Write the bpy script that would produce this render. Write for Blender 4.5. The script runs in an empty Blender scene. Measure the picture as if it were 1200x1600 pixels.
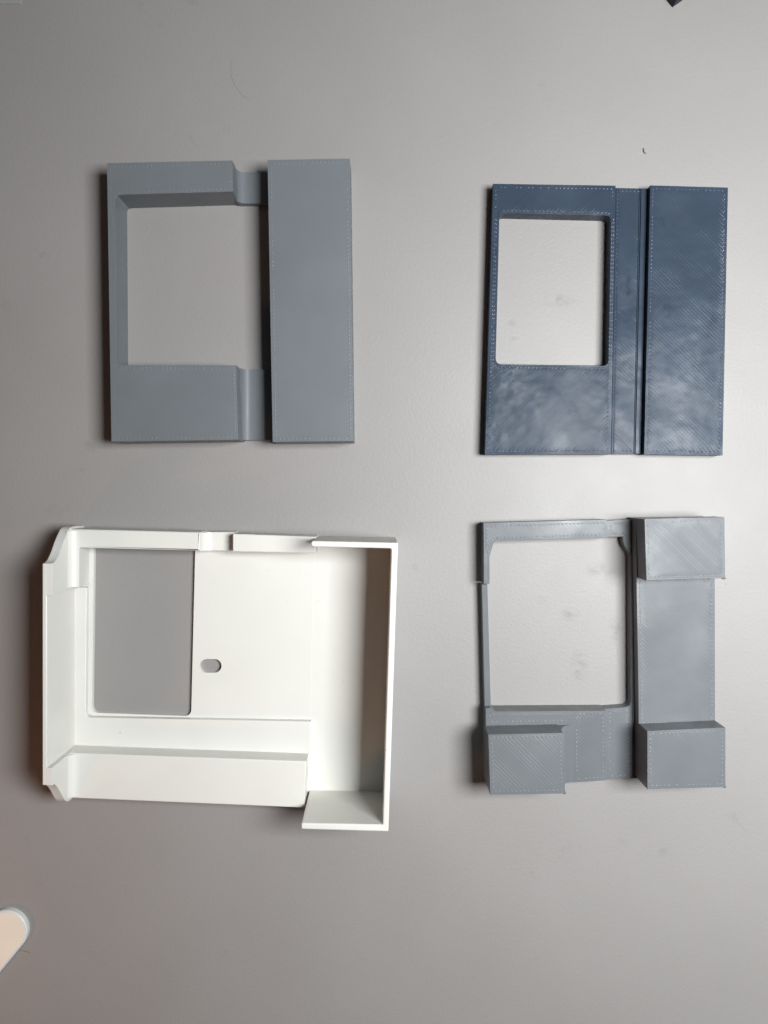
import bpy, bmesh, math, random
from mathutils import Vector, noise
from mathutils.geometry import tessellate_polygon
random.seed(7)
S = bpy.context.scene
COL = S.collection
R = math.radians
MM = 0.001

# ------------------------------------------------------------------ camera
H = 360.0            # mm, lens above the desk
F = 1200.0           # focal length in photo pixels
NX, NY = 600.0, 770.0   # photo pixel straight below the lens
cam_d = bpy.data.cameras.new('camera')
cam = bpy.data.objects.new('camera', cam_d)
COL.objects.link(cam)
cam.location = (0, 0, H*MM)
cam_d.sensor_width = 36.0
cam_d.lens = F/1600*36.0
cam_d.shift_y = -(800-NY)/1600.0
cam_d.clip_start = 0.01
cam_d.clip_end = 50
S.camera = cam

# ------------------------------------------------------------------ light
S.view_settings.view_transform = 'Standard'
S.view_settings.look = 'None'
S.view_settings.exposure = 0.0
S.view_settings.gamma = 1.0
W = bpy.data.worlds.new('World')
S.world = W
W.use_nodes = True
W.node_tree.nodes['Background'].inputs[0].default_value = (0.95, 0.97, 1.0, 1)
W.node_tree.nodes['Background'].inputs[1].default_value = 0.012

def area(name, loc, target, sx, sy, power, color):
    d = bpy.data.lights.new(name, 'AREA')
    d.shape = 'RECTANGLE'; d.size = sx; d.size_y = sy
    d.energy = power; d.color = color
    o = bpy.data.objects.new(name, d); COL.objects.link(o)
    o.location = loc
    v = Vector(target)-Vector(loc)
    o.rotation_euler = v.to_track_quat('-Z', 'Y').to_euler()
    return o
# a broad desk lamp half a metre above the right side of the desk, the dim room light and a small warm lamp low on the left
area('desk_lamp', (0.265, 0.02, 0.5), (0.265, 0.02, 0), 0.25, 0.18, 7.1, (0.96, 0.99, 1.0))
area('room_light', (0.35, 1.25, 1.6), (0.05, 0.0, 0), 1.6, 0.9, 1.6, (0.95, 0.98, 1.0))
area('warm_lamp', (-0.40, -0.34, 0.23), (-0.05, -0.1, 0), 0.06, 0.06, 0.30, (1.0, 0.44, 0.22))

# ------------------------------------------------------------------ helpers
def P(px, py, z):
    """photo pixel -> point (mm) at height z above the desk"""
    s = (H-z)/F
    return ((px-NX)*s, -(py-NY)*s)

def pts(lst, z): return [P(x, y, z) for x, y in lst]

def area2(p): return sum(p[i][0]*p[(i+1) % len(p)][1]-p[(i+1) % len(p)][0]*p[i][1] for i in range(len(p)))
def ccw(p): return p if area2(p) > 0 else p[::-1]
def cw(p): return p if area2(p) < 0 else p[::-1]

def rounded(p, rad, seg=5):
    """round the corners of a polygon; rad = one radius or a list"""
    n = len(p); out = []
    for i in range(n):
        r = rad[i] if isinstance(rad, (list, tuple)) else rad
        a, b, c = Vector(p[i-1]), Vector(p[i]), Vector(p[(i+1) % n])
        if r <= 0: out.append(tuple(b)); continue
        u, v = (a-b), (c-b)
        t = min(r, u.length*.45, v.length*.45)
        s, e = b+u.normalized()*t, b+v.normalized()*t
        for k in range(seg+1):
            f = k/seg
            q = s*(1-f)**2+b*2*f*(1-f)+e*f*f
            out.append((q.x, q.y))
    return out

def inset(p, d):
    """offset each vertex of an oriented loop to its left by d (miter)"""
    n = len(p); out = []
    for i in range(n):
        a, b, c = Vector(p[i-1]), Vector(p[i]), Vector(p[(i+1) % n])
        e1, e2 = (b-a), (c-b)
        if e1.length < 1e-6: e1 = e2
        if e2.length < 1e-6: e2 = e1
        e1.normalize(); e2.normalize()
        n1, n2 = Vector((-e1.y, e1.x)), Vector((-e2.y, e2.x))
        m = n1+n2
        if m.length < 1e-4: m = n1.copy()
        m.normalize()
        k = d/max(.35, m.dot(n1))
        out.append((b.x+m.x*k, b.y+m.y*k))
    return out

class MB:
    def __init__(s): s.v = []; s.f = []
    def add(s, vs, fs):
        o = len(s.v); s.v += vs; s.f += [tuple(i+o for i in f) for f in fs]
    def prism(s, loops, z0, z1, ch=.25, seg=1):
        """loops: outer first then holes; vertical walls with a rounded top edge"""
        loops = [ccw(loops[0])]+[cw(l) for l in loops[1:]]
        rings_all = []
        for l in loops:
            rings = [(l, z0)]
            if ch > 0:
                for k in range(seg+1):
                    a = math.pi/2*k/seg
                    rings.append((inset(l, ch*(1-math.cos(a))) if k else l, z1-ch+ch*math.sin(a)))
            else: rings.append((l, z1))
            n = len(l)
            for (la, za), (lb, zb) in zip(rings, rings[1:]):
                vs = [(x, y, za) for x, y in la]+[(x, y, zb) for x, y in lb]
                s.add(vs, [(i, (i+1) % n, n+(i+1) % n, n+i) for i in range(n)])
            rings_all.append((rings[0][0], rings[-1][0]))
        for idx, z, flip in ((1, z1, False), (0, z0, True)):
            ls = [[Vector((x, y, 0)) for x, y in r[idx]] for r in rings_all]
            flat = [(v.x, v.y, z) for l in ls for v in l]
            tris = tessellate_polygon(ls)
            fs = []
            for t in tris:
                a, b, c = [Vector(flat[i]) for i in t]
                up = (b-a).cross(c-a).z > 0
                fs.append(tuple(t) if up != flip else tuple(t)[::-1])
            s.add(flat, fs)
    def extrude(s, prof, a, b):
        """closed loop of 3-D points prof, swept from +a to +b (vectors)"""
        n = len(prof); A, B = Vector(a), Vector(b)
        vs = [tuple(Vector(p)+A) for p in prof]+[tuple(Vector(p)+B) for p in prof]
        fs = [(i, (i+1) % n, n+(i+1) % n, n+i) for i in range(n)]
        s.add(vs, fs)
        # planar caps
        nrm = (Vector(b)-Vector(a)).normalized()
        ref = Vector((0, 0, 1)) if abs(nrm.z) < .9 else Vector((1, 0, 0))
        u = nrm.cross(ref).normalized(); w = nrm.cross(u)
        fl = [Vector((Vector(p).dot(u), Vector(p).dot(w), 0)) for p in prof]
        tr = tessellate_polygon([fl])
        s.add(vs[:n], [tuple(t) for t in tr]); s.add(vs[n:], [tuple(t) for t in tr])
    def build(s, name, mat, parent=None, org=None, sharp=35, kind=None, fixn=True):
        o0 = org if org is not None else (ORG.get(parent.name, (0, 0, 0)) if parent else (0, 0, 0))
        me = bpy.data.meshes.new(name)
        me.from_pydata([((x-o0[0])*MM, (y-o0[1])*MM, (z-o0[2])*MM) for x, y, z in s.v], [], s.f)
        if fixn:
            bm = bmesh.new(); bm.from_mesh(me)
            bmesh.ops.remove_doubles(bm, verts=bm.verts, dist=1e-7)
            bmesh.ops.recalc_face_normals(bm, faces=bm.faces)
            bm.to_mesh(me); bm.free()
        me.shade_smooth()
        if sharp: me.set_sharp_from_angle(angle=R(sharp))
        me.materials.append(mat)
        o = bpy.data.objects.new(name, me); COL.objects.link(o)
        if fixn and sharp == 35:
            w = o.modifiers.new('normals', 'WEIGHTED_NORMAL'); w.keep_sharp = True; w.weight = 100
        if parent: o.parent = parent
        else: o.location = tuple(c*MM for c in o0)
        ORG[o.name] = o0
        if kind: o['kind'] = kind
        return o
ORG = {}

def thing(name, label, cat, org, group=None):
    o = bpy.data.objects.new(name, None); COL.objects.link(o)
    o.empty_display_size = .01
    o.location = tuple(c*MM for c in org)
    o['label'] = label; o['category'] = cat
    if group: o['group'] = group
    ORG[o.name] = org
    return o
def tag(o, label, cat, group=None):
    o['label'] = label; o['category'] = cat
    if group: o['group'] = group

def skin(loops, z, ang, mat, parent, alt=(1.5, .45), s=.65, h=.05, hm=.02, dome=.12, edge=3.5, per=(.33, .95)):
    """printed top skin: perimeter beads, diagonal infill beads and the turn-round stitches"""
    m = MB(); glossy = set()
    loops = [ccw(loops[0])]+[cw(l) for l in loops[1:]]
    for d in per:
        for l in loops:
            a, b, c = inset(l, d-.3), inset(l, d), inset(l, d+.3)
            n = len(l)
            vs = [(x, y, z-.006) for x, y in a]+[(x, y, z+h*.8) for x, y in b]+[(x, y, z-.006) for x, y in c]
            fs = []
            for i in range(n):
                j = (i+1) % n
                fs += [(i, j, n+j, n+i), (n+i, n+j, 2*n+j, 2*n+i)]
            m.add(vs, fs)
    ins = [inset(l, per[-1]+.42) for l in loops]
    ca, sa = math.cos(ang), math.sin(ang)
    rot = [[(x*ca+y*sa, -x*sa+y*ca) for x, y in l] for l in ins]
    back = lambda u, v: (u*ca-v*sa, u*sa+v*ca)
    vmin = min(v for l in rot for _, v in l); vmax = max(v for l in rot for _, v in l)
    k = 0; prev = []
    v = vmin+s*.5
    while v < vmax:
        xs = []
        for l in rot:
            for i in range(len(l)):
                (u0, v0), (u1, v1) = l[i], l[(i+1) % len(l)]
                if (v0 <= v) != (v1 <= v): xs.append(u0+(u1-u0)*(v-v0)/(v1-v0))
        xs.sort(); cur = []
        for a, b in zip(xs[::2], xs[1::2]):
            if b-a < .5: continue
            e = min(edge*random.uniform(.6, 1.4), (b-a)*.3)
            pr = alt[k % 2 == 0]
            nz = noise.noise(Vector((a*.06, v*.11, z)))*.5+.5
            hh = h*random.uniform(.6, 1.2)*pr; hk = hm*pr*max(.15, 2.6*nz-.5)*random.uniform(.5, 1.3); w = s*.47
            st = [(a, 0), (a+.25, hh), (a+e, hk), (b-e, hk), (b-.25, hh), (b, 0)]
            vs = []; fs = []
            for q, (u, t) in enumerate(st):
                for dv, zz in ((-w, -.006), (0, t), (w, -.006)):
                    x, y = back(u, v+dv); vs.append((x, y, z+zz))
                if q:
                    o = 3*(q-1)
                    fs += [(o, o+3, o+4, o+1), (o+1, o+4, o+5, o+2)]
            m.add(vs, fs)
            cur.append((a, b))
        if dome > 0:
            for (a, b) in cur:
                for (a2, b2) in prev:
                    p, q = (b, b2) if k % 2 else (a, a2)
                    if abs(p-q) < 3*s and random.random() < .86 and min(b, b2) > max(a, a2):
                        cx, cy = (p+q)/2, v-s/2
                        du, dvv = p-q, s
                        L = math.hypot(du, dvv); du /= L; dvv /= L
                        ra, rb, hd = s*.95*random.uniform(.85, 1.1), s*.72, dome*random.uniform(.6, 1.25)
                        vs = []
                        for rr, zf in ((1, -.05), (.66, .62)):
                            for t in range(8):
                                c_, s_ = math.cos(t*math.pi/4)*ra*rr, math.sin(t*math.pi/4)*rb*rr
                                x, y = back(cx+c_*du-s_*dvv, cy+c_*dvv+s_*du); vs.append((x, y, z+hd*zf))
                        x, y = back(cx, cy); vs.append((x, y, z+hd))
                        fs = [(t, (t+1) % 8, 8+(t+1) % 8, 8+t) for t in range(8)]+[(8+t, 8+(t+1) % 8, 16) for t in range(8)]
                        glossy.update(range(len(m.f), len(m.f)+len(fs)))
                        m.add(vs, fs)
        prev = cur; k += 1; v += s
    # keep every face looking up
    for i, f in enumerate(m.f):
        a, b, c = [Vector(m.v[j]) for j in f[:3]]
        if (b-a).cross(c-a).z < 0: m.f[i] = f[::-1]
    o = m.build('infill_beads', mat, parent, sharp=0, kind='stuff', fixn=False)
    if mat in GLOSSY:
        o.data.materials.append(GLOSSY[mat])
        for i in glossy: o.data.polygons[i].material_index = 1
    return o

# ------------------------------------------------------------------ materials
def mat(name):
    m = bpy.data.materials.new(name); m.use_nodes = True
    nt = m.node_tree
    return m, nt, nt.nodes['Principled BSDF']
def node(nt, t, **kw):
    n = nt.nodes.new(t)
    for k, v in kw.items():
        if k in n.inputs: n.inputs[k].default_value = v
        else: setattr(n, k, v)
    return n
def mixc(nt, fac, a, b):
    n = nt.nodes.new('ShaderNodeMix'); n.data_type = 'RGBA'
    nt.links.new(fac, n.inputs['Factor'])
    for i, x in ((6, a), (7, b)):
        if isinstance(x, tuple): n.inputs[i].default_value = x
        else: nt.links.new(x, n.inputs[i])
    return n.outputs[2]
def ramp(nt, src, lo, hi, a=0., b=1.):
    n = nt.nodes.new('ShaderNodeMapRange')
    nt.links.new(src, n.inputs[0])
    for i, x in enumerate((lo, hi, a, b)): n.inputs[i+1].default_value = x
    return n.outputs[0]

def plastic(name, c, rough, var=.12, wav=.0, layer=.25, specks=None, spec=.5, smudge=None, oily=None):
    m, nt, b = mat(name); L = nt.links.new
    tc = node(nt, 'ShaderNodeTexCoord')
    co = tc.outputs['Object']
    n1 = node(nt, 'ShaderNodeTexNoise', Scale=45., Detail=4.); L(co, n1.inputs['Vector'])
    dark = tuple(x*(1-var) for x in c)+(1,); lite = tuple(min(1, x*(1+var)) for x in c)+(1,)
    colr = mixc(nt, ramp(nt, n1.outputs[0], .3, .7), dark, lite)
    if specks:
        v = node(nt, 'ShaderNodeTexNoise', Scale=700., Detail=1.); L(co, v.inputs['Vector'])
        colr = mixc(nt, ramp(nt, v.outputs[0], specks, specks+.05), colr, tuple(x*.45 for x in c)+(1,))
    if smudge:
        v = node(nt, 'ShaderNodeTexNoise', Scale=70., Detail=5.); L(co, v.inputs['Vector'])
        colr = mixc(nt, ramp(nt, v.outputs[0], .62, .78, 0, smudge), colr, tuple(x*.3 for x in c)+(1,))
    L(colr, b.inputs['Base Color'])
    n2 = node(nt, 'ShaderNodeTexNoise', Scale=60., Detail=5.); L(co, n2.inputs['Vector'])
    L(ramp(nt, n2.outputs[0], .25, .75, rough-.07, rough+.09), b.inputs['Roughness'])
    b.inputs['Specular IOR Level'].default_value = spec
    if oily:      # patches where the plastic cooled glossier
        n5 = node(nt, 'ShaderNodeTexNoise', Scale=42., Detail=4., Roughness=.6, Distortion=.6); L(co, n5.inputs['Vector'])
        L(ramp(nt, n5.outputs[0], .46, .66, spec, oily), b.inputs['Specular IOR Level'])
    # layer lines on the walls (height only varies with z) + fine grain
    sx = node(nt, 'ShaderNodeSeparateXYZ'); L(co, sx.inputs[0])
    mu = node(nt, 'ShaderNodeMath', operation='MULTIPLY'); L(sx.outputs[2], mu.inputs[0]); mu.inputs[1].default_value = 2*math.pi/.00045
    sn = node(nt, 'ShaderNodeMath', operation='SINE'); L(mu.outputs[0], sn.inputs[0])
    b1 = node(nt, 'ShaderNodeBump', Strength=layer, Distance=.00004); L(sn.outputs[0], b1.inputs['Height'])
    n3 = node(nt, 'ShaderNodeTexNoise', Scale=900., Detail=3.); L(co, n3.inputs['Vector'])
    b2 = node(nt, 'ShaderNodeBump', Strength=.25, Distance=.00005); L(n3.outputs[0], b2.inputs['Height']); L(b1.outputs[0], b2.inputs['Normal'])
    out = b2
    if wav > 0:
        n4 = node(nt, 'ShaderNodeTexNoise', Scale=40., Detail=3., Roughness=.5); L(co, n4.inputs['Vector'])
        b3 = node(nt, 'ShaderNodeBump', Strength=1.0, Distance=wav); L(n4.outputs[0], b3.inputs['Height']); L(b2.outputs[0], b3.inputs['Normal'])
        out = b3
    L(out.outputs[0], b.inputs['Normal'])
    return m

GREY = plastic('grey_printed_plastic', (.127, .139, .150), .42, .04, wav=.0002, spec=.3)
PALE = plastic('pale_grey_printed_plastic', (.127, .135, .144), .32, .05, wav=.0003, spec=.14, oily=.24)
NAVY = plastic('navy_printed_plastic', (.030, .043, .064), .27, .10, wav=.0011, smudge=.5, spec=.08, oily=.14)
WHITE = plastic('white_plastic', (.620, .610, .570), .40, .015, layer=.08, specks=.80)
CREAM = plastic('cream_plastic', (.76, .68, .58), .4, .03, layer=0)
RIM_HILITE = plastic('edge_highlight_white', (.62, .62, .60), .4, .02, layer=0)  # lamp highlight on the cream strip's bevelled edge, painted in as white
GLOSSY = {GREY: plastic('grey_bead_gloss', (.130, .144, .156), .36, .04, layer=0, spec=.3),
          PALE: plastic('pale_bead_gloss', (.135, .143, .152), .33, .05, layer=0, spec=.28),
          NAVY: plastic('navy_bead_gloss', (.035, .050, .076), .28, .1, layer=0, spec=.30)}
BLACK = plastic('dark_plastic', (.008, .012, .020), .4, .1, spec=.2)
DUST = plastic('dust', (.16, .155, .15), .8, .1, layer=0)
HAIR = plastic('hair_fibre', (.09, .085, .08), .5, .1, layer=0)
PAPER = plastic('pale_card', (.25, .26, .243), .6, .03, layer=0)

SPOTS = []
def add_spots(m, spots, col, org, amt):
    """a few worn smudges at fixed places on one object (mm)"""
    nt = m.node_tree; b = nt.nodes['Principled BSDF']; L = nt.links.new
    tc = node(nt, 'ShaderNodeTexCoord')
    acc = None
    for (x, y, rx, ry) in spots:
        mp = node(nt, 'ShaderNodeMapping'); mp.vector_type = 'POINT'
        mp.inputs['Scale'].default_value = (1000/rx, 1000/ry, 0)
        mp.inputs['Location'].default_value = (-(x-org[0])/rx, -(y-org[1])/ry, 0)
        L(tc.outputs['Object'], mp.inputs[0])
        ln = node(nt, 'ShaderNodeVectorMath', operation='LENGTH'); L(mp.outputs[0], ln.inputs[0])
        r = ramp(nt, ln.outputs['Value'], 1.0, .2)
        if acc is None: acc = r
        else:
            mx = node(nt, 'ShaderNodeMath', operation='MAXIMUM'); L(acc, mx.inputs[0]); L(r, mx.inputs[1]); acc = mx.outputs[0]
    n = node(nt, 'ShaderNodeTexNoise', Scale=260., Detail=4., Roughness=.6); L(tc.outputs['Object'], n.inputs['Vector'])
    mu = node(nt, 'ShaderNodeMath', operation='MULTIPLY'); L(acc, mu.inputs[0]); L(ramp(nt, n.outputs[0], .38, .62, 0, amt), mu.inputs[1])
    src = b.inputs['Base Color'].links[0].from_socket
    c = mixc(nt, mu.outputs[0], src, col)
    L(c, b.inputs['Base Color'])

def desk_mat():
    m, nt, b = mat('desk_laminate'); L = nt.links.new
    tc = node(nt, 'ShaderNodeTexCoord'); co = tc.outputs['Object']
    n1 = node(nt, 'ShaderNodeTexNoise', Scale=14., Detail=5.); L(co, n1.inputs['Vector'])
    c = mixc(nt, ramp(nt, n1.outputs[0], .3, .7), (.242, .229, .2225, 1), (.257, .2435, .237, 1))
    # faint worn spots with a shape of their own
    n2 = node(nt, 'ShaderNodeTexNoise', Scale=75., Detail=4., Roughness=.6); L(co, n2.inputs['Vector'])
    n2b = node(nt, 'ShaderNodeTexNoise', Scale=16., Detail=1.); L(co, n2b.inputs['Vector'])
    mm = node(nt, 'ShaderNodeMath', operation='MULTIPLY'); L(ramp(nt, n2.outputs[0], .62, .75), mm.inputs[0]); L(ramp(nt, n2b.outputs[0], .55, .68, 0, .35), mm.inputs[1])
    c = mixc(nt, mm.outputs[0], c, (.12, .115, .11, 1))
    L(c, b.inputs['Base Color'])
    n3 = node(nt, 'ShaderNodeTexNoise', Scale=30., Detail=5.); L(co, n3.inputs['Vector'])
    L(ramp(nt, n3.outputs[0], .3, .7, .48, .54), b.inputs['Roughness'])
    b.inputs['Specular IOR Level'].default_value = .45
    n4 = node(nt, 'ShaderNodeTexNoise', Scale=760., Detail=3., Roughness=.6, Distortion=.6); L(co, n4.inputs['Vector'])
    b1 = node(nt, 'ShaderNodeBump', Strength=.5, Distance=.0002); L(n4.outputs[0], b1.inputs['Height'])
    L(b1.outputs[0], b.inputs['Normal'])
    return m
DESK = desk_mat()
add_spots(DESK, [(*P(x, y, 0), rx, ry) for x, y, rx, ry in ((935, 890, 9, 4.5), (905, 1040, 5, 9), (962, 985, 4, 8), (800, 505, 3, 2), (803, 529, 3.5, 1.5), (890, 960, 6, 4), (875, 470, 9, 4))], (.13, .125, .12, 1), (0, 0), .45)
BC = P(950, 500, 0)
add_spots(NAVY, [(*P(x, y, 7), rx, ry) for x, y, rx, ry in ((897, 640, 4, 4), (975, 570, 2.5, 9), (975, 662, 2, 9), (935, 672, 6, 5), (985, 440, 2, 8), (905, 655, 2, 4))], (.010, .014, .026, 1), BC, .75)

# ------------------------------------------------------------------ desk
m = MB()
m.prism([[(-800, -600), (800, -600), (800, 600), (-800, 600)]], -25, 0, ch=1.5, seg=2)
d = m.build('desk', DESK)
d['kind'] = 'structure'
Z0 = .05   # things rest a hair above the laminate

# ------------------------------------------------------------------ grey deep bracket (upper left)
hA = 16.5
A = thing('printed_bracket', 'deep mid-grey printed frame with an open square and a long tall block on its right', 'bracket', (*P(360, 470, 0), 0), 'printed plastic frames on the desk')
Cpix = [(167, 255), (363, 250.5), (364, 299), (192, 304), (183, 305), (179.5, 309), (181, 563), (185, 570), (369, 570.5), (372, 687), (174, 690)]
Cp = pts(Cpix, hA)
m = MB(); m.prism([Cp], Z0, hA)
fr = m.build('frame', GREY, A)
skin([Cp], hA, R(45), GREY, fr, h=.04, hm=.008, dome=.13)
Lp = pts([(418, 250), (546.5, 247.5), (552, 689), (426, 690.5)], hA)
m = MB(); m.prism([Lp], Z0, hA)
lb = m.build('long_block', GREY, A)
skin([Lp], hA, R(45), GREY, lb, h=.04, hm=.008, dome=.13)
zb = 3.6
def bridge(y_out, y_in, xc, par, mt):
    # y_out / y_in: photo rows of the bridge's two long edges at height zb; xc: photo column of the frame's end wall at hA
    xw = P(xc, 0, hA)[0]-.3; xr = P(430, 0, zb)[0]
    ya, yb = P(0, y_out, zb)[1], P(0, y_in, zb)[1]
    prof = [(xw, 0, Z0), (xr, 0, Z0), (xr, 0, zb)]
    r = 3.6
    for k in range(9):
        a = math.pi/2*k/8
        prof.append((xw+.3+r*(1-math.sin(a)), 0, zb+r*(1-math.cos(a))))
    prof.append((xw, 0, zb+r))
    mm = MB(); mm.extrude(prof, (0, ya, 0), (0, yb, 0))
    o = mm.build('bridge', mt, par, sharp=40)
    s = [(xw+.3+r+.3, ya), (xr-1, ya), (xr-1, yb), (xw+.3+r+.3, yb)]
    skin([s], zb, R(45), mt, o, h=.02, hm=.008, dome=.05)
bridge(269.5, 318, 363.6, A, GREY)
bridge(687.5, 577.5, 370.5, A, GREY)

# ------------------------------------------------------------------ navy thin bracket (upper right)
hB = 7.6; zg = 3.4
B = thing('printed_bracket', 'thin navy blue printed frame with a square window and a channel beside its flat block', 'bracket', (*P(950, 500, 0), 0), 'printed plastic frames on the desk')
oB = pts([(770.5, 287), (962, 290), (953.5, 709.5), (757.5, 710)], hB)
wB = rounded(pts([(780.5, 332.5), (954.5, 336.5), (950.5, 571.5), (774.5, 569)], hB), 2.8)
m = MB(); m.prism([oB, wB], Z0, hB, ch=.2)
fr = m.build('frame', NAVY, B)
kw = dict(h=.085, hm=.022, dome=.15)
skin([oB, wB], hB, R(45), NAVY, fr, **kw)
gB = pts([(956, 293.5), (1012, 294.5), (1001, 709.5), (948, 709.5)], zg)
m = MB(); m.prism([gB], Z0, zg, ch=.1)
g = m.build('channel', NAVY, B)
skin([pts([(961.5, 293.5), (1007, 294.5), (998.5, 709.5), (953.5, 709.5)], zg)], zg, R(-45), NAVY, g, **kw)
for (xt, xb), hh in (((962.4, 954.6), .35), ((966, 957.8), .2), ((998.8, 989.8), .45)):
    m = MB(); m.prism([pts([(xt, 294.2), (xt+1.9, 294.2), (xb+1.9, 709.2), (xb, 709.2)], zg)], zg-.3, zg+hh, ch=.2, seg=2)
    m.build('channel_ridge', NAVY, B)
rB = pts([(1016, 289.5), (1137.5, 293), (1129, 711.5), (1006.5, 710)], hB)
# narrow step that runs along the foot of the block
m = MB(); m.prism([pts([(1002, 294.3), (1011, 294.6), (1001.5, 709.3), (992.5, 709.2)], 4.2)], Z0, 4.2, ch=.3, seg=2)
m.build('step_strip', NAVY, B)
m = MB(); m.prism([rB], Z0, hB, ch=.2)
b = m.build('side_block', NAVY, B)
skin([rB], hB, R(-45), NAVY, b, **kw)

# ------------------------------------------------------------------ pale grey bracket with three blocks (lower right)
zr, zs, zp, zk = 6.0, 10.0, 12.0, 23.0
D = thing('printed_bracket', 'pale grey printed frame with three raised corner blocks around an open window', 'bracket', (*P(940, 1020, 0), 0), 'printed plastic frames on the desk')
kw = dict(h=.085, hm=.016, dome=.15)
l = pts([(755.5, 817), (948, 812), (949.5, 840), (776, 845), (771, 849), (765, 870), (765, 912.5), (756, 912.5)], zs)
m = MB(); m.prism([l], Z0, zs, ch=.25); o = m.build('top_bar', PALE, D)
skin([l], zs, R(-45), PALE, o, **kw)
m = MB()
m.prism([pts([(752.5, 912.8), (761.5, 912.8), (767, 1106.5), (757, 1106.5)], zr)], Z0, zr, ch=.25)
m.build('left_rail', PALE, D)
rail = pts([(940, 813.7), (993.5, 811.5), (996, 1216.5), (938, 1218.4), (938, 1107.9), (978, 1105), (984, 1102), (986, 1096), (985, 868), (982, 862), (976, 854), (973.5, 846), (973, 838.5), (940, 840.3)], zr)
m = MB(); m.prism([rail], Z0, zr, ch=.25); o = m.build('right_rail', PALE, D)
skin([pts([(949, 1108), (985, 1105), (987, 1216.5), (949, 1218)], zr)], zr, R(45), PALE, o, **kw)
skin([pts([(950, 813.5), (985, 812), (985, 838), (950, 839)], zr)], zr, R(45), PALE, o, **kw)
m = MB(); m.prism([pts([(987.4, 866), (990.2, 866), (991.5, 1130), (988.6, 1130)], zr+.6)], zr-.2, zr+.6, ch=.2)
m.build('rail_rib', PALE, D)
pl = pts([(758.5, 1107), (767, 1106), (770, 1109.5), (776, 1111.5), (946.5, 1110.5), (947.3, 1219.5), (887, 1223), (759.5, 1225)], zs)
m = MB(); m.prism([pl], Z0, zs, ch=.25); o = m.build('base_plate', PALE, D)
skin([pts([(896, 1111.5), (946.5, 1110.5), (947.3, 1219.5), (896, 1222.5)], zs)], zs, R(-45), PALE, o, **kw)
skin([pts([(760, 1112), (895, 1111.5), (895, 1131), (760, 1133)], zs)], zs, R(45), PALE, o, **kw)
spl = pts([(993.8, 809.5), (1116, 808), (1117.3, 1217), (999, 1218.5)], zp)
m = MB(); m.prism([spl], Z0, zp, ch=.25); o = m.build('side_plate', PALE, D)
skin([pts([(994.5, 902), (1117, 899), (1117.2, 1133), (998.5, 1135)], zp)], zp, R(-45), PALE, o, **kw)
for q, ang, base in (([(1007, 811), (1132, 808), (1133, 903.5), (1010, 907)], -45, zp), ([(1011.5, 1142.5), (1133.5, 1137), (1133.5, 1230), (1011.5, 1233)], -45, zp), ([(763, 1148), (880, 1145.5), (883, 1240), (766, 1242)], -45, zs)):
    l = pts(q, zk)
    m = MB(); m.prism([l], base-.5, zk, ch=.3)
    # little blob of plastic where the nozzle left the corner
    cx, cy = l[2]
    m.prism([[(cx+1.0*math.cos(t*.785)*.8-.1, cy+.9*math.sin(t*.785)*.7) for t in range(8)]], zk-2.2, zk-.3, ch=.3)
    o = m.build('block', PALE, D)
    skin([l], zk, R(ang), PALE, o, **dict(kw, hm=.016 if q[0][0] == 1011.5 else .07, alt=(1.35, .6) if q[0][0] == 763 else (1.25, .75)))
    if base == zs:
        x0 = P(880.5, 0, zk)[0]; x1 = P(896, 0, zs)[0]
        w = x1-x0; hh = zk-zs
        prof = [(x0-.8, 0, zs-.4), (x1, 0, zs-.4), (x1, 0, zs+.05)]
        zz = zs+.05
        for k in range(1, 15):       # printed layers show as fine steps
            a = math.pi/2*(k/14)**.9
            xk = x1-w*math.sin(a)
            prof.append((xk, 0, zz)); zz = zs+.05+(hh-.6)*(1-math.cos(a)); prof.append((xk-.12, 0, zz))
        prof.append((x0-.8, 0, zk-.55))
        m = MB(); m.extrude(prof, (0, P(0, 1146.5, zk)[1], 0), (0, P(0, 1239.5, zk)[1], 0))
        m.build('fillet', PALE, o, sharp=50)

# ------------------------------------------------------------------ white tray (lower left)
T = thing('white_tray', 'white plastic tray with rectangular cutout, oval slot and tall open box side', 'tray', (*P(335, 1060, 0), 0))
zf, zu, zl, zw, zx, zn = 2.5, 5.6, 16.0, 35.0, 38.0, 9.5
win = rounded(pts([(147, 848), (305, 852), (298.5, 1119), (143.5, 1113.5)], zf), [0.3, .3, 3.2, 3.2], 6)
sl = []
for cx, a0 in ((335.5, -90), (322.5, 90)):
    for k in range(9):
        t = R(a0+180*k/8)
        sl.append(P(cx+10.5*math.cos(t), 1040.5+10.5*math.sin(t), zf))
m = MB(); m.prism([pts([(112, 836), (492, 850), (484, 1140), (112, 1134)], zf), win, sl], Z0, zf, ch=.16, seg=2)
m.build('base_plate', WHITE, T)
m = MB(); m.prism([pts([(489, 845), (611, 848), (598, 1240), (478, 1238), (481, 1140)], zf-.2)], Z0, zf-.2, ch=.1)
m.build('box_floor', WHITE, T)
m = MB(); m.prism([pts([(112, 918), (135.5, 917.5), (133.8, 1112), (135, 1118), (140, 1121), (485.5, 1127.5), (484, 1195), (112, 1180)], zu)], zf-.3, zu, ch=.5, seg=3)
m.build('raised_floor', WHITE, T)
# long ledge along the bottom
m = MB(); m.prism([pts([(100, 1176), (478.5, 1189.5), (475.5, 1262.5), (107, 1247), (100, 1250)], zl)], Z0, zl, ch=.6, seg=3)
m.build('ledge', WHITE, T)
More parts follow.
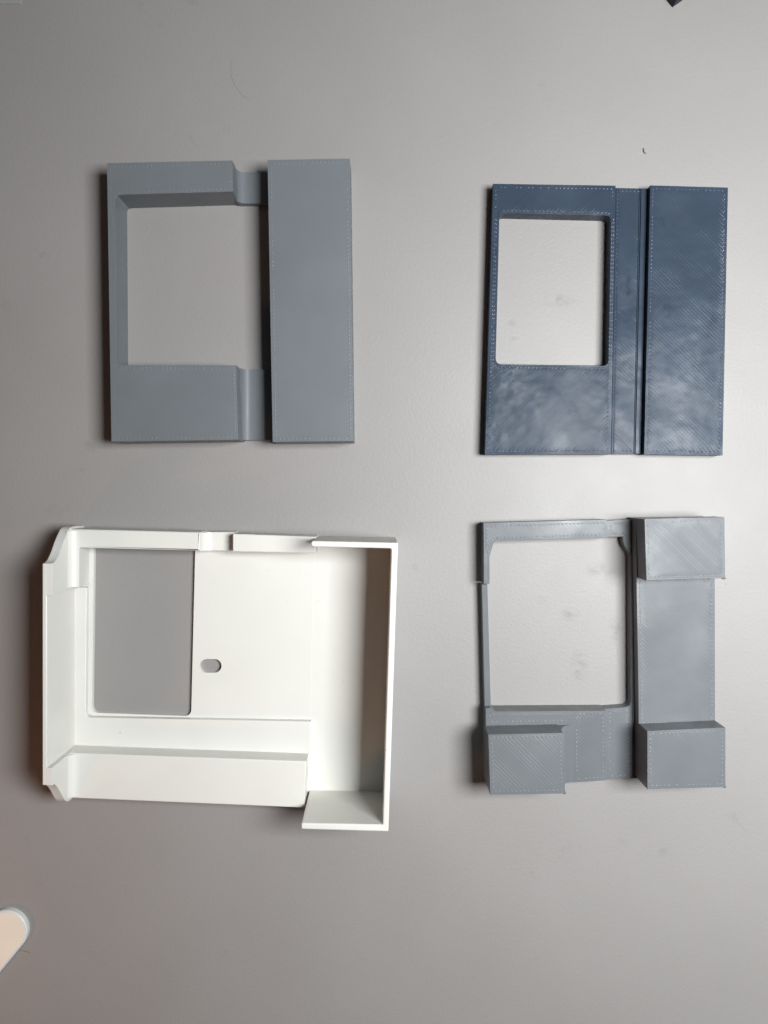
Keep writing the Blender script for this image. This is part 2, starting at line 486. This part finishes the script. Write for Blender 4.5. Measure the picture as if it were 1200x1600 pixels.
# top bar with the corner platform
m = MB(); m.prism([rounded(pts([(97, 826), (312.5, 831.5), (312.3, 860.5), (123, 856), (121, 918), (97, 919)], zl), [1, .3, .3, 1.0, .3, .3], 4)], Z0, zl, ch=.7, seg=3)
m.build('top_bar', WHITE, T)
xa, xb = P(312.5, 0, zl)[0]-.3, P(366, 0, zn)[0]
ya, yb = P(0, 831.5, zn)[1], P(0, 860, zn)[1]
prof = [(xa, 0, Z0), (xb, 0, Z0), (xb, 0, zn)]
for k in range(9):
    a = math.pi/2*k/8
    prof.append((xa+.3+4.2*(1-math.sin(a)), 0, zn+(zl-zn-1)*(1-math.cos(a))))
prof.append((xa, 0, zl-1))
m = MB(); m.extrude(prof, (0, ya, 0), (0, yb, 0))
m.build('notch_bar', WHITE, T, sharp=40)
m = MB(); m.prism([rounded(pts([(363.5, 834), (494, 838.5), (493, 864.5), (363.5, 862)], zl), .6, 3)], Z0, zl, ch=.5, seg=3)
m.build('bar_block', WHITE, T)
# left wall with its ogee ends
xo = P(66, 0, zw)[0]
top = [(9, 15.2), (14, 15.3), (17, 16.0), (19.5, 17.8), (23, 21.1), (27, 25.6), (30, 28.2), (32.5, 29.5), (35, 29.9)]
bot = [(35, 123.8), (32.8, 124.2), (30, 126.4), (27, 129.6), (24, 133.2), (21.5, 135.6), (19, 137.0), (16, 137.6), (9, 137.8)]
def dense(p):
    out = []
    for i in range(len(p)-1):
        a, b = p[max(i-1, 0)], p[i]; c, d_ = p[i+1], p[min(i+2, len(p)-1)]
        for k in range(4):
            t = k/4
            out.append(tuple(.5*(2*b[j]+(c[j]-a[j])*t+(2*a[j]-5*b[j]+4*c[j]-d_[j])*t*t+(3*b[j]-a[j]-3*c[j]+d_[j])*t**3) for j in (0, 1)))
    out.append(p[-1]); return out
top, bot = dense(top), dense(bot)
def slab(mb, prof_zy, x0, x1):
    mb.extrude([(0, -y, z) for z, y in prof_zy], (x0, 0, 0), (x1, 0, 0))
m = MB(); slab(m, [(Z0, 15.2)]+top+bot+[(Z0, 137.8)], xo, xo+1.9)
lw = m.build('left_wall', WHITE, T, sharp=30)
bv = lw.modifiers.new('edge', 'BEVEL'); bv.width = .0004; bv.segments = 2; bv.limit_method = 'ANGLE'; bv.angle_limit = R(50)
def pad(prof, zb_, y0, y1):
    mm = MB(); slab(mm, prof, xo+1.7, xo+4.2)
    # concave foot
    r = 4.0; x = xo+4.1
    pr = [(x, 0, zb_-.2), (x+r, 0, zb_-.2), (x+r, 0, zb_+.02)]
    for k in range(1, 9):
        a = math.pi/2*k/8
        pr.append((x+r*(1-math.sin(a)), 0, zb_+.02+r*(1-math.cos(a))))
    mm.extrude(pr, (0, -y0, 0), (0, -y1, 0))
    o = mm.build('corner_pad', WHITE, T, sharp=40)
    q = o.modifiers.new('edge', 'BEVEL'); q.width = .0003; q.segments = 2; q.limit_method = 'ANGLE'; q.angle_limit = R(60)
pad([(Z0, 15.4)]+top+[(35, 43.6), (Z0, 43.6)], zl, 17, 42.2)
pad([(Z0, 116.4), (35, 116.4)]+bot+[(Z0, 137.6)], zl, 117, 136)
# tall box walls
U = rounded(pts([(486, 845), (622, 848), (607, 1300), (470.5, 1296), (470.5, 1286), (598, 1288.5), (611.5, 857), (486, 854.3)], zx), [1.0, .6, .6, .8, .8, .5, .8, 1.0], 4)
m = MB(); m.prism([U], Z0, zx, ch=.6, seg=3)
m.build('box_wall', WHITE, T)

# ------------------------------------------------------------------ things at the edges of the frame
# cream pill-ended strip, lower left
zc = 3.0
c0 = P(8.5, 1456, zc); rp = 33.5*(H-zc)/F
dv = Vector((-.63, -.77)).normalized(); nv = Vector((-dv.y, dv.x))
def pill(r, L):
    out = []
    for k in range(25):
        t = math.pi*k/24
        q = nv*(r*math.cos(t))-dv*(r*math.sin(t))
        out.append((c0[0]+q.x, c0[1]+q.y))
    a = Vector(c0)+dv*L
    for k in range(25):
        t = math.pi+math.pi*k/24
        q = nv*(r*math.cos(t))-dv*(r*math.sin(t))
        out.append((a.x+q.x, a.y+q.y))
    return out
K = thing('plastic_strip', 'cream round-ended plastic strip with its edge highlight painted white at the lower left corner', 'strip', (c0[0], c0[1], 0))
m = MB(); m.prism([pill(rp, 70)], Z0, zc, ch=.8, seg=5); m.build('rim', RIM_HILITE, K)
m = MB(); m.prism([pill(rp-1.0, 70)], zc-.6, zc+.12, ch=.1, seg=2); m.build('top_panel', CREAM, K)
# dark block corner at the top edge
zd = 6.0
q = pts([(1058, -1), (1045, -17), (1090, -66), (1112, -39)], zd)
m = MB(); m.prism([q], Z0, zd, ch=.4, seg=2)
o = m.build('dark_block', BLACK, None, org=(*P(1075, -20, 0), 0))
tag(o, 'near-black plastic block whose corner pokes in at the top edge above the navy frame', 'block')
skin([q], zd, R(20), BLACK, o, h=.03, hm=.01, dome=.05)
# pale card in the top left corner
q = pts([(-60, -60), (34, -60), (33, 5.5), (-60, 6)], .5)
m = MB(); m.prism([rounded(q, .8, 3)], Z0, .5, ch=.1)
o = m.build('card', PAPER, None, org=(*P(-10, -20, 0), 0))
tag(o, 'pale thin card edge just showing in the top left corner', 'card')

def strand(name, pix, r, label, cat, mt=HAIR, group=None):
    p = [Vector((*P(x, y, 0), r*1.1+Z0+(zz if zz else 0))) for x, y, zz in pix]
    m = MB()
    vs = []; fs = []; n = len(p)
    for i, c in enumerate(p):
        t = (p[min(i+1, n-1)]-p[max(i-1, 0)]).normalized()
        u = t.cross(Vector((0, 0, 1))).normalized(); w = u.cross(t)
        rr = r*(.5 if i in (0, n-1) else 1)
        for k in range(6):
            a = k*math.pi/3
            vs.append(tuple(c+u*math.cos(a)*rr+w*math.sin(a)*rr))
    for i in range(n-1):
        for k in range(6):
            fs.append((i*6+k, i*6+(k+1) % 6, i*6+6+(k+1) % 6, i*6+6+k))
    fs += [tuple(range(6))[::-1], tuple(range((n-1)*6, n*6))]
    m.add(vs, fs)
    o = m.build(name, mt, None, org=(p[0].x, p[0].y, 0), sharp=0)
    tag(o, label, cat, group)
strand('hair', [(362, 95, 0), (360.5, 108, 0), (361, 118, 0), (365, 130, 0), (371, 140, 0), (379, 149, 0), (391, 156, 0)], .028, 'fine curved hair lying on the bare desk above the deep grey frame', 'hair')
strand('hair', [(31, 1482, 1), (36, 1484, .6), (42, 1486.5, .2), (48, 1488.5, 0)], .075, 'short dark hair sticking out from under the cream strip', 'hair')
strand('plastic_shaving', [(1005, 232, 0), (1005.6, 236, 0), (1007, 239.5, 0), (1009.5, 240.5, .1)], .33, 'tiny curled grey plastic shaving on the desk above the navy frame', 'shaving', DUST)

# dust: countless specks on the desk
m = MB()
spots = [(982, 218), (32, 1436), (25, 1585), (45, 1582), (30, 1593), (148, 60), (372, 366), (798, 503), (801, 528), (1134, 913), (230, 355), (141, 1487), (150, 1492)]
spots += [(random.uniform(0, 1200), random.uniform(0, 1600)) for _ in range(150)]
for i, (x, y) in enumerate(spots):
    cx, cy = P(x, y, 0); r = random.uniform(.12, .30) if i < 13 else random.uniform(.04, .13)
    n = 6; a0 = random.random()*6
    vs = [(cx+r*random.uniform(.6, 1.3)*math.cos(a0+k*math.pi/3), cy+r*random.uniform(.6, 1.3)*math.sin(a0+k*math.pi/3), Z0*.4) for k in range(n)]
    vs.append((cx, cy, Z0+r*.5))
    m.add(vs, [(k, (k+1) % n, n) for k in range(n)])
o = m.build('dust_specks', DUST, None, sharp=0, kind='stuff')
tag(o, 'scattered tiny dust specks on the grey desk', 'dust')
